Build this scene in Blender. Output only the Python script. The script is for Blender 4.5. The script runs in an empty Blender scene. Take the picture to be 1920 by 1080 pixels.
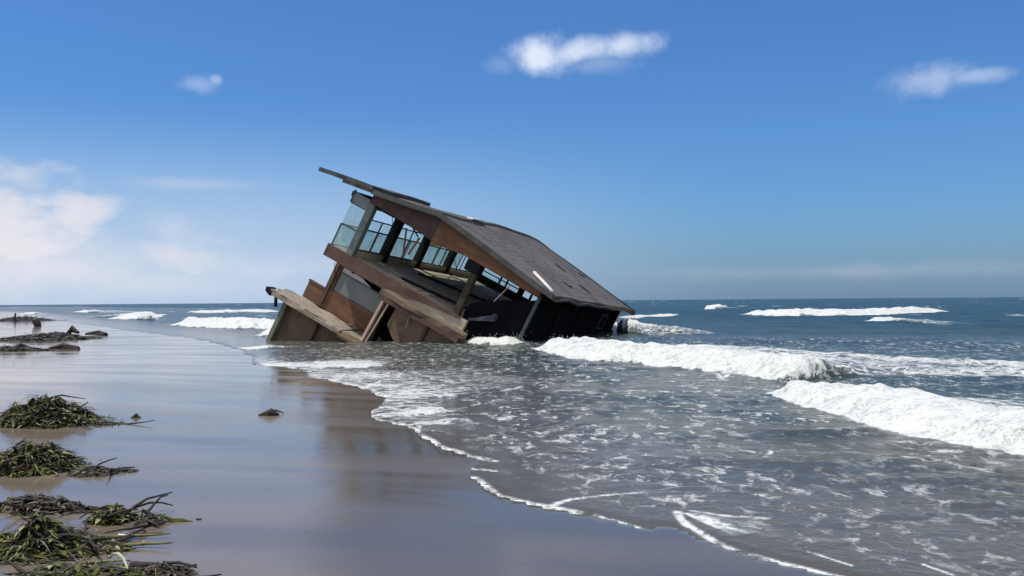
import bpy, bmesh, math, random
import numpy as np
from mathutils import Vector, Matrix
rad = math.radians
sc = bpy.context.scene
COL = sc.collection

# ---------------------------------------------------------------- camera
FPX = 1663.0; ROLL = 0.0078; PITCH = rad(0.84)
CAM = np.array([0, 0, 1.6])
c_f = np.array([0, math.cos(PITCH), math.sin(PITCH)])
_r = np.array([1, 0, 0.]); _u = np.array([0, -math.sin(PITCH), math.cos(PITCH)])
c_r = math.cos(ROLL)*_r - math.sin(ROLL)*_u
c_u = math.cos(ROLL)*_u + math.sin(ROLL)*_r
cd = bpy.data.cameras.new("camera"); cam = bpy.data.objects.new("camera", cd); COL.objects.link(cam)
m = Matrix.Identity(4)
for i in range(3):
    m[i][0] = c_r[i]; m[i][1] = c_u[i]; m[i][2] = -c_f[i]; m[i][3] = CAM[i]
cam.matrix_world = m
cd.sensor_width = 36; cd.lens = 36*FPX/1920; cd.clip_start = .1; cd.clip_end = 60000
sc.camera = cam

def ray(px, py):
    return c_f + (px-960)/FPX*c_r - (py-540)/FPX*c_u
def beach(x, y):
    """height of the beach face: it falls gently towards the swash line"""
    ld = (np.asarray(x, float)-1.95)*-.917+(np.asarray(y, float)-5.15)*-.40
    g = .056*(ld+np.sqrt(ld*ld+.8))/2; D_ = np.hypot(x, y); t = np.clip((D_-15)/20, 0, 1)
    return .5*np.tanh(g/.5)*(1-t*t*(3-2*t))
def G(px, py, z=0.0):
    d = ray(px, py); zz = z
    for _ in range(6):
        s = (zz-1.6)/d[2]; p = CAM + s*d; zz = z+float(beach(p[0], p[1]))
    return (float(p[0]), float(p[1]))
def azel(px, py):
    d = ray(px, py); d = d/np.linalg.norm(d)
    return math.atan2(d[0], d[1]), math.asin(d[2])

# ---------------------------------------------------------------- light
SUN = Vector((-.30, -.05, .95)).normalized()
w = bpy.data.worlds.new("World"); sc.world = w; w.use_nodes = True
NT = w.node_tree; NT.nodes.clear()
class NB:
    def __init__(s, nt): s.nt = nt
    def n(s, t, **k):
        x = s.nt.nodes.new(t)
        for a, b in k.items(): setattr(x, a, b)
        return x
    def put(s, sock, v):
        if isinstance(v, (int, float)): sock.default_value = v
        elif isinstance(v, (tuple, list)):
            sock.default_value = tuple(v) if len(sock.default_value) == len(v) else tuple(v)+(1,)
        else: s.nt.links.new(v, sock)
    def m(s, op, a, b=0.0, c=0.0):
        x = s.n('ShaderNodeMath', operation=op)
        s.put(x.inputs[0], a); s.put(x.inputs[1], b); s.put(x.inputs[2], c)
        return x.outputs[0]
    def mr(s, v, a, b, c=0., d=1., smooth=True):
        x = s.n('ShaderNodeMapRange'); x.interpolation_type = 'SMOOTHSTEP' if smooth else 'LINEAR'
        s.put(x.inputs[0], v)
        for i, q in enumerate((a, b, c, d)): s.put(x.inputs[i+1], q)
        return x.outputs[0]
    def mix(s, f, a, b, mode='MIX'):
        x = s.n('ShaderNodeMix', data_type='RGBA', blend_type=mode)
        s.put(x.inputs[0], f); s.put(x.inputs[6], a); s.put(x.inputs[7], b)
        return x.outputs[2]
    def noise(s, vec, scale, detail=4, rough=.55, dist=0, out=0):
        x = s.n('ShaderNodeTexNoise'); s.put(x.inputs['Vector'], vec)
        s.put(x.inputs['Scale'], scale); s.put(x.inputs['Detail'], detail)
        s.put(x.inputs['Roughness'], rough); s.put(x.inputs['Distortion'], dist)
        return x.outputs[out]
    def mapv(s, vec, scale=(1, 1, 1), loc=(0, 0, 0), rot=(0, 0, 0)):
        x = s.n('ShaderNodeMapping'); s.put(x.inputs[0], vec); x.inputs[1].default_value = loc
        x.inputs[2].default_value = rot; x.inputs[3].default_value = scale
        return x.outputs[0]
B = NB(NT)
sky = B.n('ShaderNodeTexSky', sky_type='NISHITA'); sky.sun_disc = False
sky.sun_elevation = math.asin(SUN.z); sky.sun_rotation = math.atan2(SUN.x, SUN.y)
sky.air_density = 1.15; sky.dust_density = 0.9; sky.ozone_density = 3.0; sky.altitude = 0
tc = B.n('ShaderNodeTexCoord').outputs['Generated']
sx = B.n('ShaderNodeSeparateXYZ'); B.put(sx.inputs[0], tc)
AZ = B.m('ARCTAN2', sx.outputs[0], sx.outputs[1]); EL = B.m('ARCSINE', sx.outputs[2])
n1 = B.noise(tc, 26, 6, .6); n2 = B.noise(B.mapv(tc, (1, 1, 2.2)), 9, 6, .62)
n1c = B.m('SUBTRACT', n1, .5); n2c = B.m('SUBTRACT', n2, .5)
def blob(px, py, rx, ry, s=1.0, amp=1.6, soft=.55, tilt=0.0, nz=None):
    a, e = azel(px, py)
    da = B.m('DIVIDE', B.m('SUBTRACT', AZ, a), rx/FPX)
    de0 = B.m('SUBTRACT', B.m('SUBTRACT', EL, e), B.m('MULTIPLY', B.m('SUBTRACT', AZ, a), tilt))
    de = B.m('DIVIDE', de0, ry/FPX)
    q = B.m('SQRT', B.m('ADD', B.m('MULTIPLY', da, da), B.m('MULTIPLY', de, de)))
    v = B.m('ADD', B.m('SUBTRACT', 1.0, q), B.m('MULTIPLY', nz or n1c, amp))
    return B.m('MULTIPLY', B.mr(v, -.05, soft), s)
def mx(*a):
    o = a[0]
    for b in a[1:]: o = B.m('MAXIMUM', o, b)
    return o
small = mx(blob(1010, 104, 70, 42, .95, 1.3, .9), blob(1090, 96, 110, 28, .80, 1.3, .9, .12), blob(1175, 84, 84, 32, .80, 1.3, .9, .1),
           blob(1120, 118, 90, 26, .22, 1.4, .9), blob(940, 122, 50, 24, .14, 1.2, .9),
           blob(1745, 148, 90, 34, .42, 1.6, 1.0), blob(1830, 142, 70, 16, .38, 1.4, .9),
           blob(372, 158, 46, 20, .28, 1.4, 1.0), blob(405, 150, 16, 12, .35, 1.0, .8), blob(880, 405+60, 1, 1, 0))
bank = mx(blob(20, 440, 150, 95, .85, 3.0, 1.0, 0, n2c), blob(145, 395, 70, 60, .75, 3.0, .9, 0, n2c), blob(40, 332, 60, 34, .55, 2.8, 1.2, 0, n2c),
          blob(330, 480, 120, 52, .65, 2.6, 1.0, 0, n2c), blob(480, 505, 230, 52, .50, 2.0, 1.4, 0, n2c), blob(250, 530, 420, 40, .45, 1.2, 1.2, 0, n2c), blob(1600, 508, 520, 22, .16, 1.6, 1.2, 0, n2c), blob(322, 440, 60, 40, .35, 2.6, 1.2, 0, n2c), blob(60, 500, 420, 80, .7, 1.5, 1.2, 0, n2c),
          blob(380, 345, 190, 16, .22, 1.6, 1.2, 0, n2c), blob(-300, 380, 320, 170, .9, 2.4, .9, 0, n2c))
veil = B.m('MULTIPLY', B.mr(EL, .02, .22, 1, 0), B.mr(AZ, -.34, .30, .80, .0))
veil2 = B.m('MULTIPLY', B.mr(EL, .0, .13, 1, 0), .5)
SK = 0.1
base = B.mix(1.0, sky.outputs[0], (.42, .745, 1.17), 'MULTIPLY')
base = B.mix(veil2, base, (2.0, 3.0, 4.9))
base = B.mix(veil, base, (5.2, 6.6, 8.6))
base = B.mix(bank, base, (8.3, 7.9, 8.2))
base = B.mix(small, base, (7.4, 8.2, 9.6))
# unseen white cloud added beside and behind the viewpoint as neutral fill light
n3 = B.noise(B.mapv(tc, (1, 1, 1.8)), 2.6, 7, .6)
rear_fill = B.m('MULTIPLY', B.mr(B.m('ABSOLUTE', AZ), .75, 1.25), B.mr(EL, .0, .10))
rear_fill = B.m('MULTIPLY', B.m('MULTIPLY', rear_fill, B.mr(n3, .40, .58)), .9)
base = B.mix(rear_fill, base, (9.4, 9.0, 8.6))
bg = B.n('ShaderNodeBackground'); B.put(bg.inputs[0], base); bg.inputs[1].default_value = SK
wo = B.n('ShaderNodeOutputWorld'); NT.links.new(bg.outputs[0], wo.inputs[0])
w.cycles.sampling_method = 'MANUAL'; w.cycles.sample_map_resolution = 1024

sl = bpy.data.lights.new("sun", 'SUN'); sl.energy = 3.5; sl.angle = rad(.5); sl.color = (1, .93, .82)
so = bpy.data.objects.new("sun", sl); COL.objects.link(so)
so.rotation_euler = SUN.to_track_quat('Z', 'Y').to_euler()
sc.view_settings.view_transform = 'Standard'; sc.view_settings.look = 'None'
sc.view_settings.exposure = 0.05; sc.view_settings.gamma = 1.0
sc.cycles.max_bounces = 6; sc.cycles.transparent_max_bounces = 12

# ---------------------------------------------------------------- helpers
def tag(o, label=None, cat=None, group=None, kind=None):
    if label: o['label'] = label
    if cat: o['category'] = cat
    if group: o['group'] = group
    if kind: o['kind'] = kind
    return o
def empty(name, loc=(0, 0, 0)):
    o = bpy.data.objects.new(name, None); COL.objects.link(o); o.location = loc
    o.empty_display_size = .2
    return o
def mesh_obj(name, verts, faces, mat, parent=None, smooth=False):
    me = bpy.data.meshes.new(name); me.from_pydata(verts, [], faces); me.update()
    if mat: me.materials.append(mat)
    if smooth: me.polygons.foreach_set('use_smooth', [True]*len(me.polygons))
    o = bpy.data.objects.new(name, me); COL.objects.link(o)
    if parent: o.parent = parent
    return o
class MB:
    def __init__(s): s.v = []; s.f = []
    def add(s, vs, fs):
        b = len(s.v); s.v += [tuple(x) for x in vs]; s.f += [tuple(i+b for i in q) for q in fs]
    def box(s, x0, x1, y0, y1, z0, z1):
        s.add([(x0, y0, z0), (x1, y0, z0), (x1, y1, z0), (x0, y1, z0), (x0, y0, z1), (x1, y0, z1), (x1, y1, z1), (x0, y1, z1)],
              [(0, 3, 2, 1), (4, 5, 6, 7), (0, 1, 5, 4), (1, 2, 6, 5), (2, 3, 7, 6), (3, 0, 4, 7)])
    def hexa(s, c):  # 8 corners ordered as in box
        s.add(c, [(0, 3, 2, 1), (4, 5, 6, 7), (0, 1, 5, 4), (1, 2, 6, 5), (2, 3, 7, 6), (3, 0, 4, 7)])
    def bar(s, a, b, wx, wy, up=(0, 0, 1)):
        a = Vector(a); b = Vector(b); d = (b-a).normalized(); up = Vector(up)
        if abs(d.dot(up)) > .97: up = Vector((0, 1, 0))
        sd = d.cross(up).normalized(); u2 = sd.cross(d)
        c = []
        for p in (a, b):
            c += [p - sd*wx/2 - u2*wy/2, p + sd*wx/2 - u2*wy/2, p + sd*wx/2 + u2*wy/2, p - sd*wx/2 + u2*wy/2]
        s.add(c, [(0, 3, 2, 1), (4, 5, 6, 7), (0, 1, 5, 4), (1, 2, 6, 5), (2, 3, 7, 6), (3, 0, 4, 7)])
    def prism(s, pts, y0, y1):  # outline in x,z extruded along y
        n = len(pts)
        s.add([(p[0], y0, p[1]) for p in pts]+[(p[0], y1, p[1]) for p in pts],
              [tuple(range(n)), tuple(range(2*n-1, n-1, -1))]+[(i, i+n, (i+1) % n+n, (i+1) % n) for i in range(n)])
    def slab(s, pts, z0, z1):
        n = len(pts)
        s.add([(p[0], p[1], z0) for p in pts]+[(p[0], p[1], z1) for p in pts],
              [tuple(range(n-1, -1, -1)), tuple(range(n, 2*n))]+[(i, (i+1) % n, (i+1) % n+n, i+n) for i in range(n)])
    def tube(s, pts, r, k=7):
        pts = [Vector(p) for p in pts]; rs = r if isinstance(r, (list, tuple)) else [r]*len(pts)
        b = len(s.v)
        for i, p in enumerate(pts):
            d = (pts[min(i+1, len(pts)-1)]-pts[max(i-1, 0)]).normalized()
            up = Vector((0, 0, 1)) if abs(d.z) < .9 else Vector((1, 0, 0))
            a = d.cross(up).normalized(); c = a.cross(d)
            for j in range(k):
                t = 2*math.pi*j/k; s.v.append(tuple(p+(a*math.cos(t)+c*math.sin(t))*rs[i]))
        for i in range(len(pts)-1):
            for j in range(k):
                s.f.append((b+i*k+j, b+i*k+(j+1) % k, b+(i+1)*k+(j+1) % k, b+(i+1)*k+j))
        s.f.append(tuple(b+j for j in range(k-1, -1, -1))); e = b+(len(pts)-1)*k
        s.f.append(tuple(e+j for j in range(k)))
    def build(s, name, mat, parent=None, bevel=0, smooth=False, rough=0, seed=0):
        o = mesh_obj(name, s.v, s.f, mat, parent, smooth)
        if bevel or rough:
            bm = bmesh.new(); bm.from_mesh(o.data)
            if rough:
                for it in range(3):
                    es = [e for e in bm.edges if e.calc_length() > .55]
                    if es: bmesh.ops.subdivide_edges(bm, edges=es, cuts=1, use_grid_fill=True)
                rg = random.Random(seed)
                for v in bm.verts: v.co += Vector((rg.uniform(-1, 1), rg.uniform(-1, 1), rg.uniform(-1, 1)))*rough
            if bevel: bmesh.ops.bevel(bm, geom=[e for e in bm.edges if len(e.link_faces) == 2 and e.calc_face_angle(0) > .6], offset=bevel, segments=1, affect='EDGES')
            bm.to_mesh(o.data); bm.free()
        return o

def new_mat(name):
    mt = bpy.data.materials.new(name); mt.use_nodes = True; nt = mt.node_tree
    return mt, NB(nt), nt.nodes['Principled BSDF'], nt
def weather(name, col, dark, rough=.8, scale=1.2, bump=.3, stain=.6, grain=(1, 1, 1), spec=.3, light=None, seam=0):
    """weathered surface: base colour, patches of a second colour, streaks, fine bump"""
    mt, b, p, nt = new_mat(name)
    oc = b.n('ShaderNodeTexCoord').outputs['Object']
    v = b.mapv(oc, grain)
    a = b.noise(v, scale, 6, .65, .6)
    c = b.noise(b.mapv(oc, (3.5, 3.5, .7)), scale*1.4, 5, .7)
    g = b.noise(v, scale*22, 4, .6)
    k = b.mix(b.m('MULTIPLY', b.mr(a, .42, .66), stain), col, dark)
    if light: k = b.mix(b.m('MULTIPLY', b.mr(c, .56, .74), .6), k, light)
    k = b.mix(b.m('MULTIPLY', b.mr(c, .3, .5, 1, 0), .45), k, tuple(x*.55 for x in col))
    k = b.mix(b.mr(g, .3, .7, 0, .22), k, tuple(x*.5 for x in col))
    if seam:
        xz = b.n('ShaderNodeSeparateXYZ'); b.put(xz.inputs[0], oc); fr = b.m('FRACT', b.m('DIVIDE', xz.outputs[2], seam))
        k = b.mix(b.m('MULTIPLY', b.mr(b.m('ABSOLUTE', b.m('SUBTRACT', fr, .5)), .44, .49), .75), k, tuple(x*.3 for x in col))
        bd = b.noise(b.mapv(oc, (.3, .3, 1/seam)), 1.0, 1, .5); k = b.mix(b.mr(bd, .35, .65, 0, .5), k, dark)
    b.put(p.inputs['Base Color'], k)
    b.put(p.inputs['Roughness'], b.mr(a, .3, .7, rough-.12, min(1, rough+.1)))
    p.inputs['Specular IOR Level'].default_value = spec
    bp = b.n('ShaderNodeBump'); b.put(bp.inputs['Height'], g); bp.inputs['Strength'].default_value = bump; bp.inputs['Distance'].default_value = .02
    nt.links.new(bp.outputs[0], p.inputs['Normal'])
    return mt

# numpy value noise
def vnoise(x, y, seed=0):
    xi = np.floor(x).astype(np.int64); yi = np.floor(y).astype(np.int64)
    fx = x-xi; fy = y-yi; fx = fx*fx*(3-2*fx); fy = fy*fy*(3-2*fy)
    def h(a, b):
        n = (a*374761393 + b*668265263 + seed*982451653) & 0xffffffff
        n = ((n ^ (n >> 13))*1274126177) & 0xffffffff
        return ((n ^ (n >> 16)) & 0xffff)/65535.0
    return (h(xi, yi)*(1-fx)+h(xi+1, yi)*fx)*(1-fy)+(h(xi, yi+1)*(1-fx)+h(xi+1, yi+1)*fx)*fy
def fbm(x, y, seed=0, o=4):
    s = 0; a = .5; t = 0
    for i in range(o):
        s = s+a*vnoise(x, y, seed+i); t += a; a *= .5; x = x*2.03+7.1; y = y*2.03+3.3
    return s/t
def sstep(x, a, b):
    t = np.clip((x-a)/(b-a), 0, 1); return t*t*(3-2*t)

# ---------------------------------------------------------------- shoreline (world, sea on its far / right side)
SH = [(-400, 580), (-60, 583), (8, 586), (60, 592), (120, 602), (200, 614), (300, 626), (400, 640), (440, 654), (478, 668), (463, 681), (520, 686), (562, 690), (575, 704),
      (620, 713), (700, 734), (724, 745), (700, 763), (690, 777), (755, 795), (778, 812), (830, 838), (890, 857), (907, 867), (880, 878),
      (882, 898), (925, 930), (990, 945), (1080, 960), (1150, 974), (1210, 989), (1265, 985), (1290, 1000), (1380, 1034), (1480, 1058), (1590, 1084),
      (1760, 1130), (2000, 1190), (2600, 1300)]
SHW = [G(*p) for p in SH]
# round the line with noise-free subdivision (Chaikin once)
def chaikin(P):
    o = [P[0]]
    for a, b in zip(P[:-1], P[1:]):
        o += [(a[0]*.75+b[0]*.25, a[1]*.75+b[1]*.25), (a[0]*.25+b[0]*.75, a[1]*.25+b[1]*.75)]
    return o+[P[-1]]
SHW = chaikin(SHW)
def segdist(X, Y, P):
    """distance to polyline and parameter 0..1 along it, and signed side (+ = left of travel)"""
    best = np.full(X.shape, 1e18); par = np.zeros(X.shape); side = np.zeros(X.shape); n = len(P)-1
    for i in range(n):
        ax, ay = P[i]; bx, by = P[i+1]; dx, dy = bx-ax, by-ay; L = dx*dx+dy*dy+1e-12
        t = np.clip(((X-ax)*dx+(Y-ay)*dy)/L, 0, 1); ex = X-ax-t*dx; ey = Y-ay-t*dy; d = ex*ex+ey*ey
        m_ = d < best; best = np.where(m_, d, best); par = np.where(m_, (i+t)/n, par)
        side = np.where(m_, np.sign(dx*(Y-ay)-dy*(X-ax)), side)
    return np.sqrt(best), par, side
def inside(X, Y, P):
    c = np.zeros(X.shape, bool); n = len(P)
    for i in range(n):
        ax, ay = P[i]; bx, by = P[(i+1) % n]
        if ay == by: continue
        m_ = ((ay > Y) != (by > Y)) & (X < (bx-ax)*(Y-ay)/(by-ay)+ax)
        c ^= m_
    return c
SEA = SHW+[(60000, SHW[-1][1]-5), (60000, 60000), (-60000, 60000), (-60000, SHW[0][1]+40)]
def signed_shore(X, Y):
    wob = (fbm(X*1.3, Y*1.3, 5, 3)-.5)*.22
    wob2 = wob*np.clip(np.hypot(X, Y)/12, .35, 1.5)
    d, p, s = segdist(X+wob2, Y+wob2, SHW)
    return np.where(inside(X+wob2, Y+wob2, SEA), d, -d)

# polar-ish vertex grid, finer where things are near and in front
def grid(nr, r0, r1, angs, pre=()):
    # rows even in 1/r close by, then a fixed share of the distance
    R1 = [r0]; kk = (1/r0-1/18.)/nr
    while R1[-1] < 400: R1.append(R1[-1]+min(R1[-1]**2*kk, R1[-1]*kk*18))
    R1 = np.array(R1)
    R2 = np.geomspace(R1[-1], r1, 44)[1:]
    Rr = np.concatenate([np.array(pre, float), R1, R2]); A, RR = np.meshgrid(angs, Rr)
    return RR*np.sin(A), RR*np.cos(A)
def grid_faces(nr, nc, keep):
    idx = np.arange(nr*nc).reshape(nr, nc)
    f = np.stack([idx[:-1, :-1], idx[:-1, 1:], idx[1:, 1:], idx[1:, :-1]], -1).reshape(-1, 4)
    k = keep.reshape(-1)[f].any(1)
    return f[k]
def fast_mesh(name, X, Y, Z, F, mat, attr=None):
    V = np.stack([X, Y, Z], -1).reshape(-1, 3)
    used = np.zeros(len(V), bool); used[F.reshape(-1)] = True
    remap = np.cumsum(used)-1; V = V[used]; F = remap[F]
    me = bpy.data.meshes.new(name)
    me.vertices.add(len(V)); me.vertices.foreach_set('co', V.astype(np.float32).ravel())
    me.loops.add(F.size); me.loops.foreach_set('vertex_index', F.astype(np.int32).ravel())
    me.polygons.add(len(F)); me.polygons.foreach_set('loop_start', np.arange(0, F.size, 4, dtype=np.int32))
    me.polygons.foreach_set('loop_total', np.full(len(F), 4, np.int32))
    me.polygons.foreach_set('use_smooth', np.ones(len(F), bool))
    me.update(calc_edges=True)
    if attr is not None:
        a = me.color_attributes.new('mask', 'FLOAT_COLOR', 'POINT')
        a.data.foreach_set('color', attr.reshape(-1, 4)[used].astype(np.float32).ravel())
    me.materials.append(mat)
    o = bpy.data.objects.new(name, me); COL.objects.link(o); return o

# ---------------------------------------------------------------- sand
def sand_z(X, Y, sd=None):
    if sd is None: sd = signed_shore(X, Y)
    out = np.clip(-sd, 0, 40)
    z = np.where(sd > 0, -.012-.05*np.clip(sd, 0, 25), .004+.0035*out)
    bumps = (fbm(X*.35, Y*.8, 11, 3)-.5)*.035*np.clip(out/2, 0, 1)
    return z+bumps+beach(X, Y)
mt_sand, b, p, nt = new_mat('wet_sand')
oc = b.n('ShaderNodeTexCoord').outputs['Object']
flow = b.noise(b.mapv(oc, (.16, .85, 1), rot=(0, 0, .06)), 1.0, 3, .5, .5)
patch = b.noise(b.mapv(oc, (.35, .5, 1)), .7, 4, .5, .3)
fine = b.noise(oc, 60, 4, .6); grit = b.noise(oc, 420, 2, .6)
colr = b.mix(b.mr(flow, .35, .7), (.115, .103, .090), (.160, .144, .124))
colr = b.mix(b.mr(fine, .45, .75, 0, .35), colr, (.08, .074, .068))
# glossier film on the left; sky and house reflections painted into both sides' colour
sxy = b.n('ShaderNodeSeparateXYZ'); b.put(sxy.inputs[0], oc)
edge = b.m('ADD', b.m('ADD', sxy.outputs[0], b.m('MULTIPLY', sxy.outputs[1], .218)), b.m('MULTIPLY', b.m('SUBTRACT', patch, .5), 1.4))
refl_split = b.mr(edge, -.25, .35)
b.put(p.inputs['Base Color'], b.mix(1.0, colr, b.mix(refl_split, (1.45, 1.33, 1.16), (.86, .80, .72)), 'MULTIPLY'))
rg_ = b.m('ADD', b.mr(flow, .38, .66, .06, .19), b.m('MULTIPLY', refl_split, .02))
b.put(p.inputs['Roughness'], rg_)
p.inputs['IOR'].default_value = 1.42
b.put(p.inputs['Specular IOR Level'], b.mr(refl_split, 0, 1, .66, .36))
rip = b.noise(b.mapv(oc, (.7, 1.6, 1)), 1.2, 3, .5, .3)
hh = b.m('ADD', b.m('MULTIPLY', rip, .5), b.m('MULTIPLY', fine, .03)); hh = b.m('ADD', hh, b.m('MULTIPLY', grit, .006))
bp = b.n('ShaderNodeBump'); b.put(bp.inputs['Height'], hh); bp.inputs['Strength'].default_value = .13; bp.inputs['Distance'].default_value = .05
nt.links.new(bp.outputs[0], p.inputs['Normal'])
an = np.concatenate([np.linspace(-1.55, -.62, 14)[:-1], np.linspace(-.62, .62, 340), np.linspace(.62, 1.55, 14)[1:]])
X, Y = grid(200, 1.6, 30000, an, (.02, .5, 1.0))
sd = signed_shore(X, Y)
Z = sand_z(X, Y, sd)
# round patch behind and below the camera so the beach carries on
sand = fast_mesh('sand', X, Y, Z, grid_faces(*X.shape, sd < 6), mt_sand); tag(sand, kind='structure')
xs_, ys_ = np.meshgrid(np.linspace(-45, 45, 90), np.concatenate([[-.0], -np.geomspace(.5, 45, 24)]))
sb = fast_mesh('beach', xs_, ys_, sand_z(xs_, ys_), grid_faces(*xs_.shape, np.ones(xs_.shape, bool)), mt_sand); tag(sb, kind='structure')

# ---------------------------------------------------------------- sea
# breakers: front foot line (picture trace on the water plane), crest height, front width, back length, foam
def ln(*p): return [G(*q) for q in p]
BRK = [
 # line, height, rise width, foam length list, density, end taper
 (ln((1425, 735), (1470, 752), (1560, 772), (1650, 806), (1740, 832), (1830, 845), (1960, 860), (2300, 890)), .30, .60, [.6, 2.0, 3.4, 4.4, 4.8, 4.6, 4.2, 4], 1.0, .04),
 (ln((982, 652), (1040, 664), (1100, 677), (1200, 685), (1300, 694), (1400, 706), (1455, 716)), .44, .9, [4.0, 5.0, 6, 6.4, 6.0, 4.0, 2], .98, .06),
 (ln((1390, 700), (1500, 690), (1650, 700), (1800, 706), (2000, 712)), .10, .8, [5, 6.5, 5, 3, 2], .46, .1),
 (ln((1150, 652), (1300, 656), (1450, 668), (1650, 683), (1800, 690), (1960, 696), (2200, 700)), .14, .8, [3, 3, 3, 2.6, 1.6, 1.4, 1.4], .52, .12),
 (ln((845, 640), (900, 647), (960, 647), (1010, 641)), .30, .6, [1.2, 2.0, 2.2, 1.2], 1.0, .12),
 (ln((1112, 618), (1150, 622), (1200, 618)), .62, 1.2, [5, 6, 4], 1.0, .12),
 (ln((1170, 598), (1230, 595), (1300, 590)), .22, 1.2, [4, 4, 3], .7, .3),
 (ln((1368, 591), (1480, 593), (1600, 592), (1700, 589), (1800, 584)), .62, 2.0, [14, 12, 11, 9, 4], 1.0, .06),
 (ln((1600, 602), (1650, 604), (1720, 600)), .35, 1.5, [6, 6, 4], .9, .2),
 (ln((1310, 580), (1336, 580)), .8, 3, [14, 14], 1.0, .1),
 (ln((312, 608), (350, 613), (430, 616), (515, 618)), .62, 1.5, [7, 8, 7, 5], 1.0, .08),
 (ln((185, 597), (240, 599), (290, 598), (315, 589)), .55, 2, [10, 11, 10, 8], 1.0, .12),
 (ln((-60, 592), (60, 589), (110, 588)), .3, 2, [8, 8, 8], .8, .2),
 (ln((120, 585), (160, 586), (200, 584)), .5, 3, [12, 14, 12], .9, .2),
 (ln((345, 588), (420, 587), (500, 586), (545, 583)), .55, 3, [12, 14, 14, 10], .8, .2),
 (ln((478, 628), (500, 631), (530, 630)), .85, 1.0, [4, 4, 3], 1.0, .15),
 (ln((438, 651), (462, 655), (487, 656)), .10, .5, [2.0, 2.4, 1.2], .9, .25),
 (ln((463, 683), (520, 687), (570, 690), (640, 690), (720, 690)), .05, .4, [2.5, 4.5, 5.2, 5, 2.5], .60, .08),
 (ln((566, 702), (620, 714), (700, 735), (760, 748), (830, 752)), .04, .35, [4.6, 4.6, 3.2, 2.6, 1.6], .50, .03),
 (ln((690, 776), (724, 784), (760, 782), (860, 772)), .05, .25, [1.2, 2.6, 2.3, 1.2], .62, .05),
 (ln((760, 796), (800, 800), (900, 790)), .03, .25, [.9, 1.5, 1.0], .40, .1),
 (ln((1275, 962), (1320, 985), (1380, 1010)), .02, .1, [.2, .4, .3], .42, .1),
]
STROKES = [  # thin foam lines, width m
 (ln((560, 698), (575, 705), (620, 714), (700, 735), (724, 744)), .11), (ln((700, 763), (688, 777), (755, 795), (778, 812), (830, 838), (890, 857), (930, 866)), .055),
 (ln((930, 886), (882, 880), (880, 878)), .03), (ln((880, 896), (925, 931), (990, 945), (1040, 952), (1085, 960)), .05), (ln((1040, 948), (1075, 938), (1160, 928), (1210, 925)), .025),
 (ln((1120, 966), (1210, 990)), .022), (ln((1272, 962), (1290, 985), (1340, 1014), (1380, 1032), (1480, 1057), (1590, 1083), (1700, 1115)), .032),
 (ln((1300, 960), (1360, 968), (1440, 973)), .026), (ln((1520, 1036), (1560, 1050), (1600, 1062)), .016), (ln((1735, 1060), (1790, 1082)), .012),
 (ln((1340, 700), (1350, 712), (1365, 702), (1440, 702)), .05),
]
an = np.concatenate([np.linspace(-1.5, -.60, 12)[:-1], np.linspace(-.60, .60, 860), np.linspace(.60, 1.5, 12)[1:]])
X, Y = grid(430, 2.6, 40000, an)
D = np.hypot(X, Y)
sd = signed_shore(X, Y)
# swell and chop
dirx, diry = .15, -1.0
fade = 1/(1+(D/160)**2)
h = np.zeros(X.shape)
ph = X*.10+Y*.62+(fbm(X*.05, Y*.05, 3, 2)-.5)*7
h += .10*(np.sin(ph))*sstep(sd, 4, 22)*np.clip(fade*1.4, 0, 1)
chop = (fbm(X*.55, Y*1.5, 21, 4)-.5)
fine_ = (fbm(X*2.1, Y*4.8, 31, 3)-.5)
h += chop*.16*sstep(sd, .3, 7)*fade
h += fine_*.045*sstep(sd, .1, 2.5)/(1+(D/25)**2)
foam = np.zeros(X.shape)
for li, (P, H, w1, Ls, den, tap) in enumerate(BRK):
    ax = np.array(P); x0, x1, y0, y1 = ax[:, 0].min(), ax[:, 0].max(), ax[:, 1].min(), ax[:, 1].max(); mg = max(Ls)*1.8+3
    M = (X > x0-mg) & (X < x1+mg) & (Y > y0-mg) & (Y < y1+mg)
    if not M.any(): continue
    xs, ys = X[M], Y[M]
    wz = (fbm(xs*.9, ys*.9, 40+li, 4)-.5)*min(1.6, max(Ls)*.32)
    wz = wz+(fbm(xs*2.6, ys*2.6, 44+li, 3)-.5)*min(.45, max(Ls)*.12)
    d, t, s = segdist(xs+wz*.3, ys+wz*.8, P)
    s = d*s
    e = sstep(t+(fbm(xs*.7, ys*.7, 55+li, 3)-.5)*tap*.8, 0.0, tap)*sstep(1-t+(fbm(xs*.7, ys*.7, 56+li, 3)-.5)*tap*.8, 0.0, tap)*sstep(t, 0, tap*.6)*sstep(1-t, 0, tap*.6)
    L = np.interp(t, np.linspace(0, 1, len(Ls)), Ls)*(.6+.8*fbm(xs*.4, ys*.4, 60+li, 3))*(.15+.85*e)
    # kill points beyond the end caps
    rise = sstep(s, 0, w1); fall = 1-sstep(s, w1*.8, np.maximum(L, w1*2.0))
    lump = .50+.75*fbm(xs*.9/max(.6, w1), ys*.9/max(.6, w1), 80+li, 3)+.42*(fbm(xs*3.2/max(1, w1), ys*3.2/max(1, w1), 180+li, 4)-.5)
    hb = H*rise*(.25*(s < L*1.3)*fall+.75*fall)*e*lump
    h[M] = np.maximum(h[M], h[M]*.4+hb)
    fm = sstep(s, -.10*w1, .12*w1)*(1-.62*sstep(s, L*.18, L*.6)-.38*sstep(s, L*.6, L*1.4))*den*(.25+.75*e)
    fm = fm*sstep(e, 0, .35)
    fm = np.maximum(fm, sstep(hb, .10*H+.02, .30*H+.03)*(1-sstep(s, w1, w1*2))*min(1, den*1.1))
    foam[M] = np.maximum(foam[M], fm)
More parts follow.
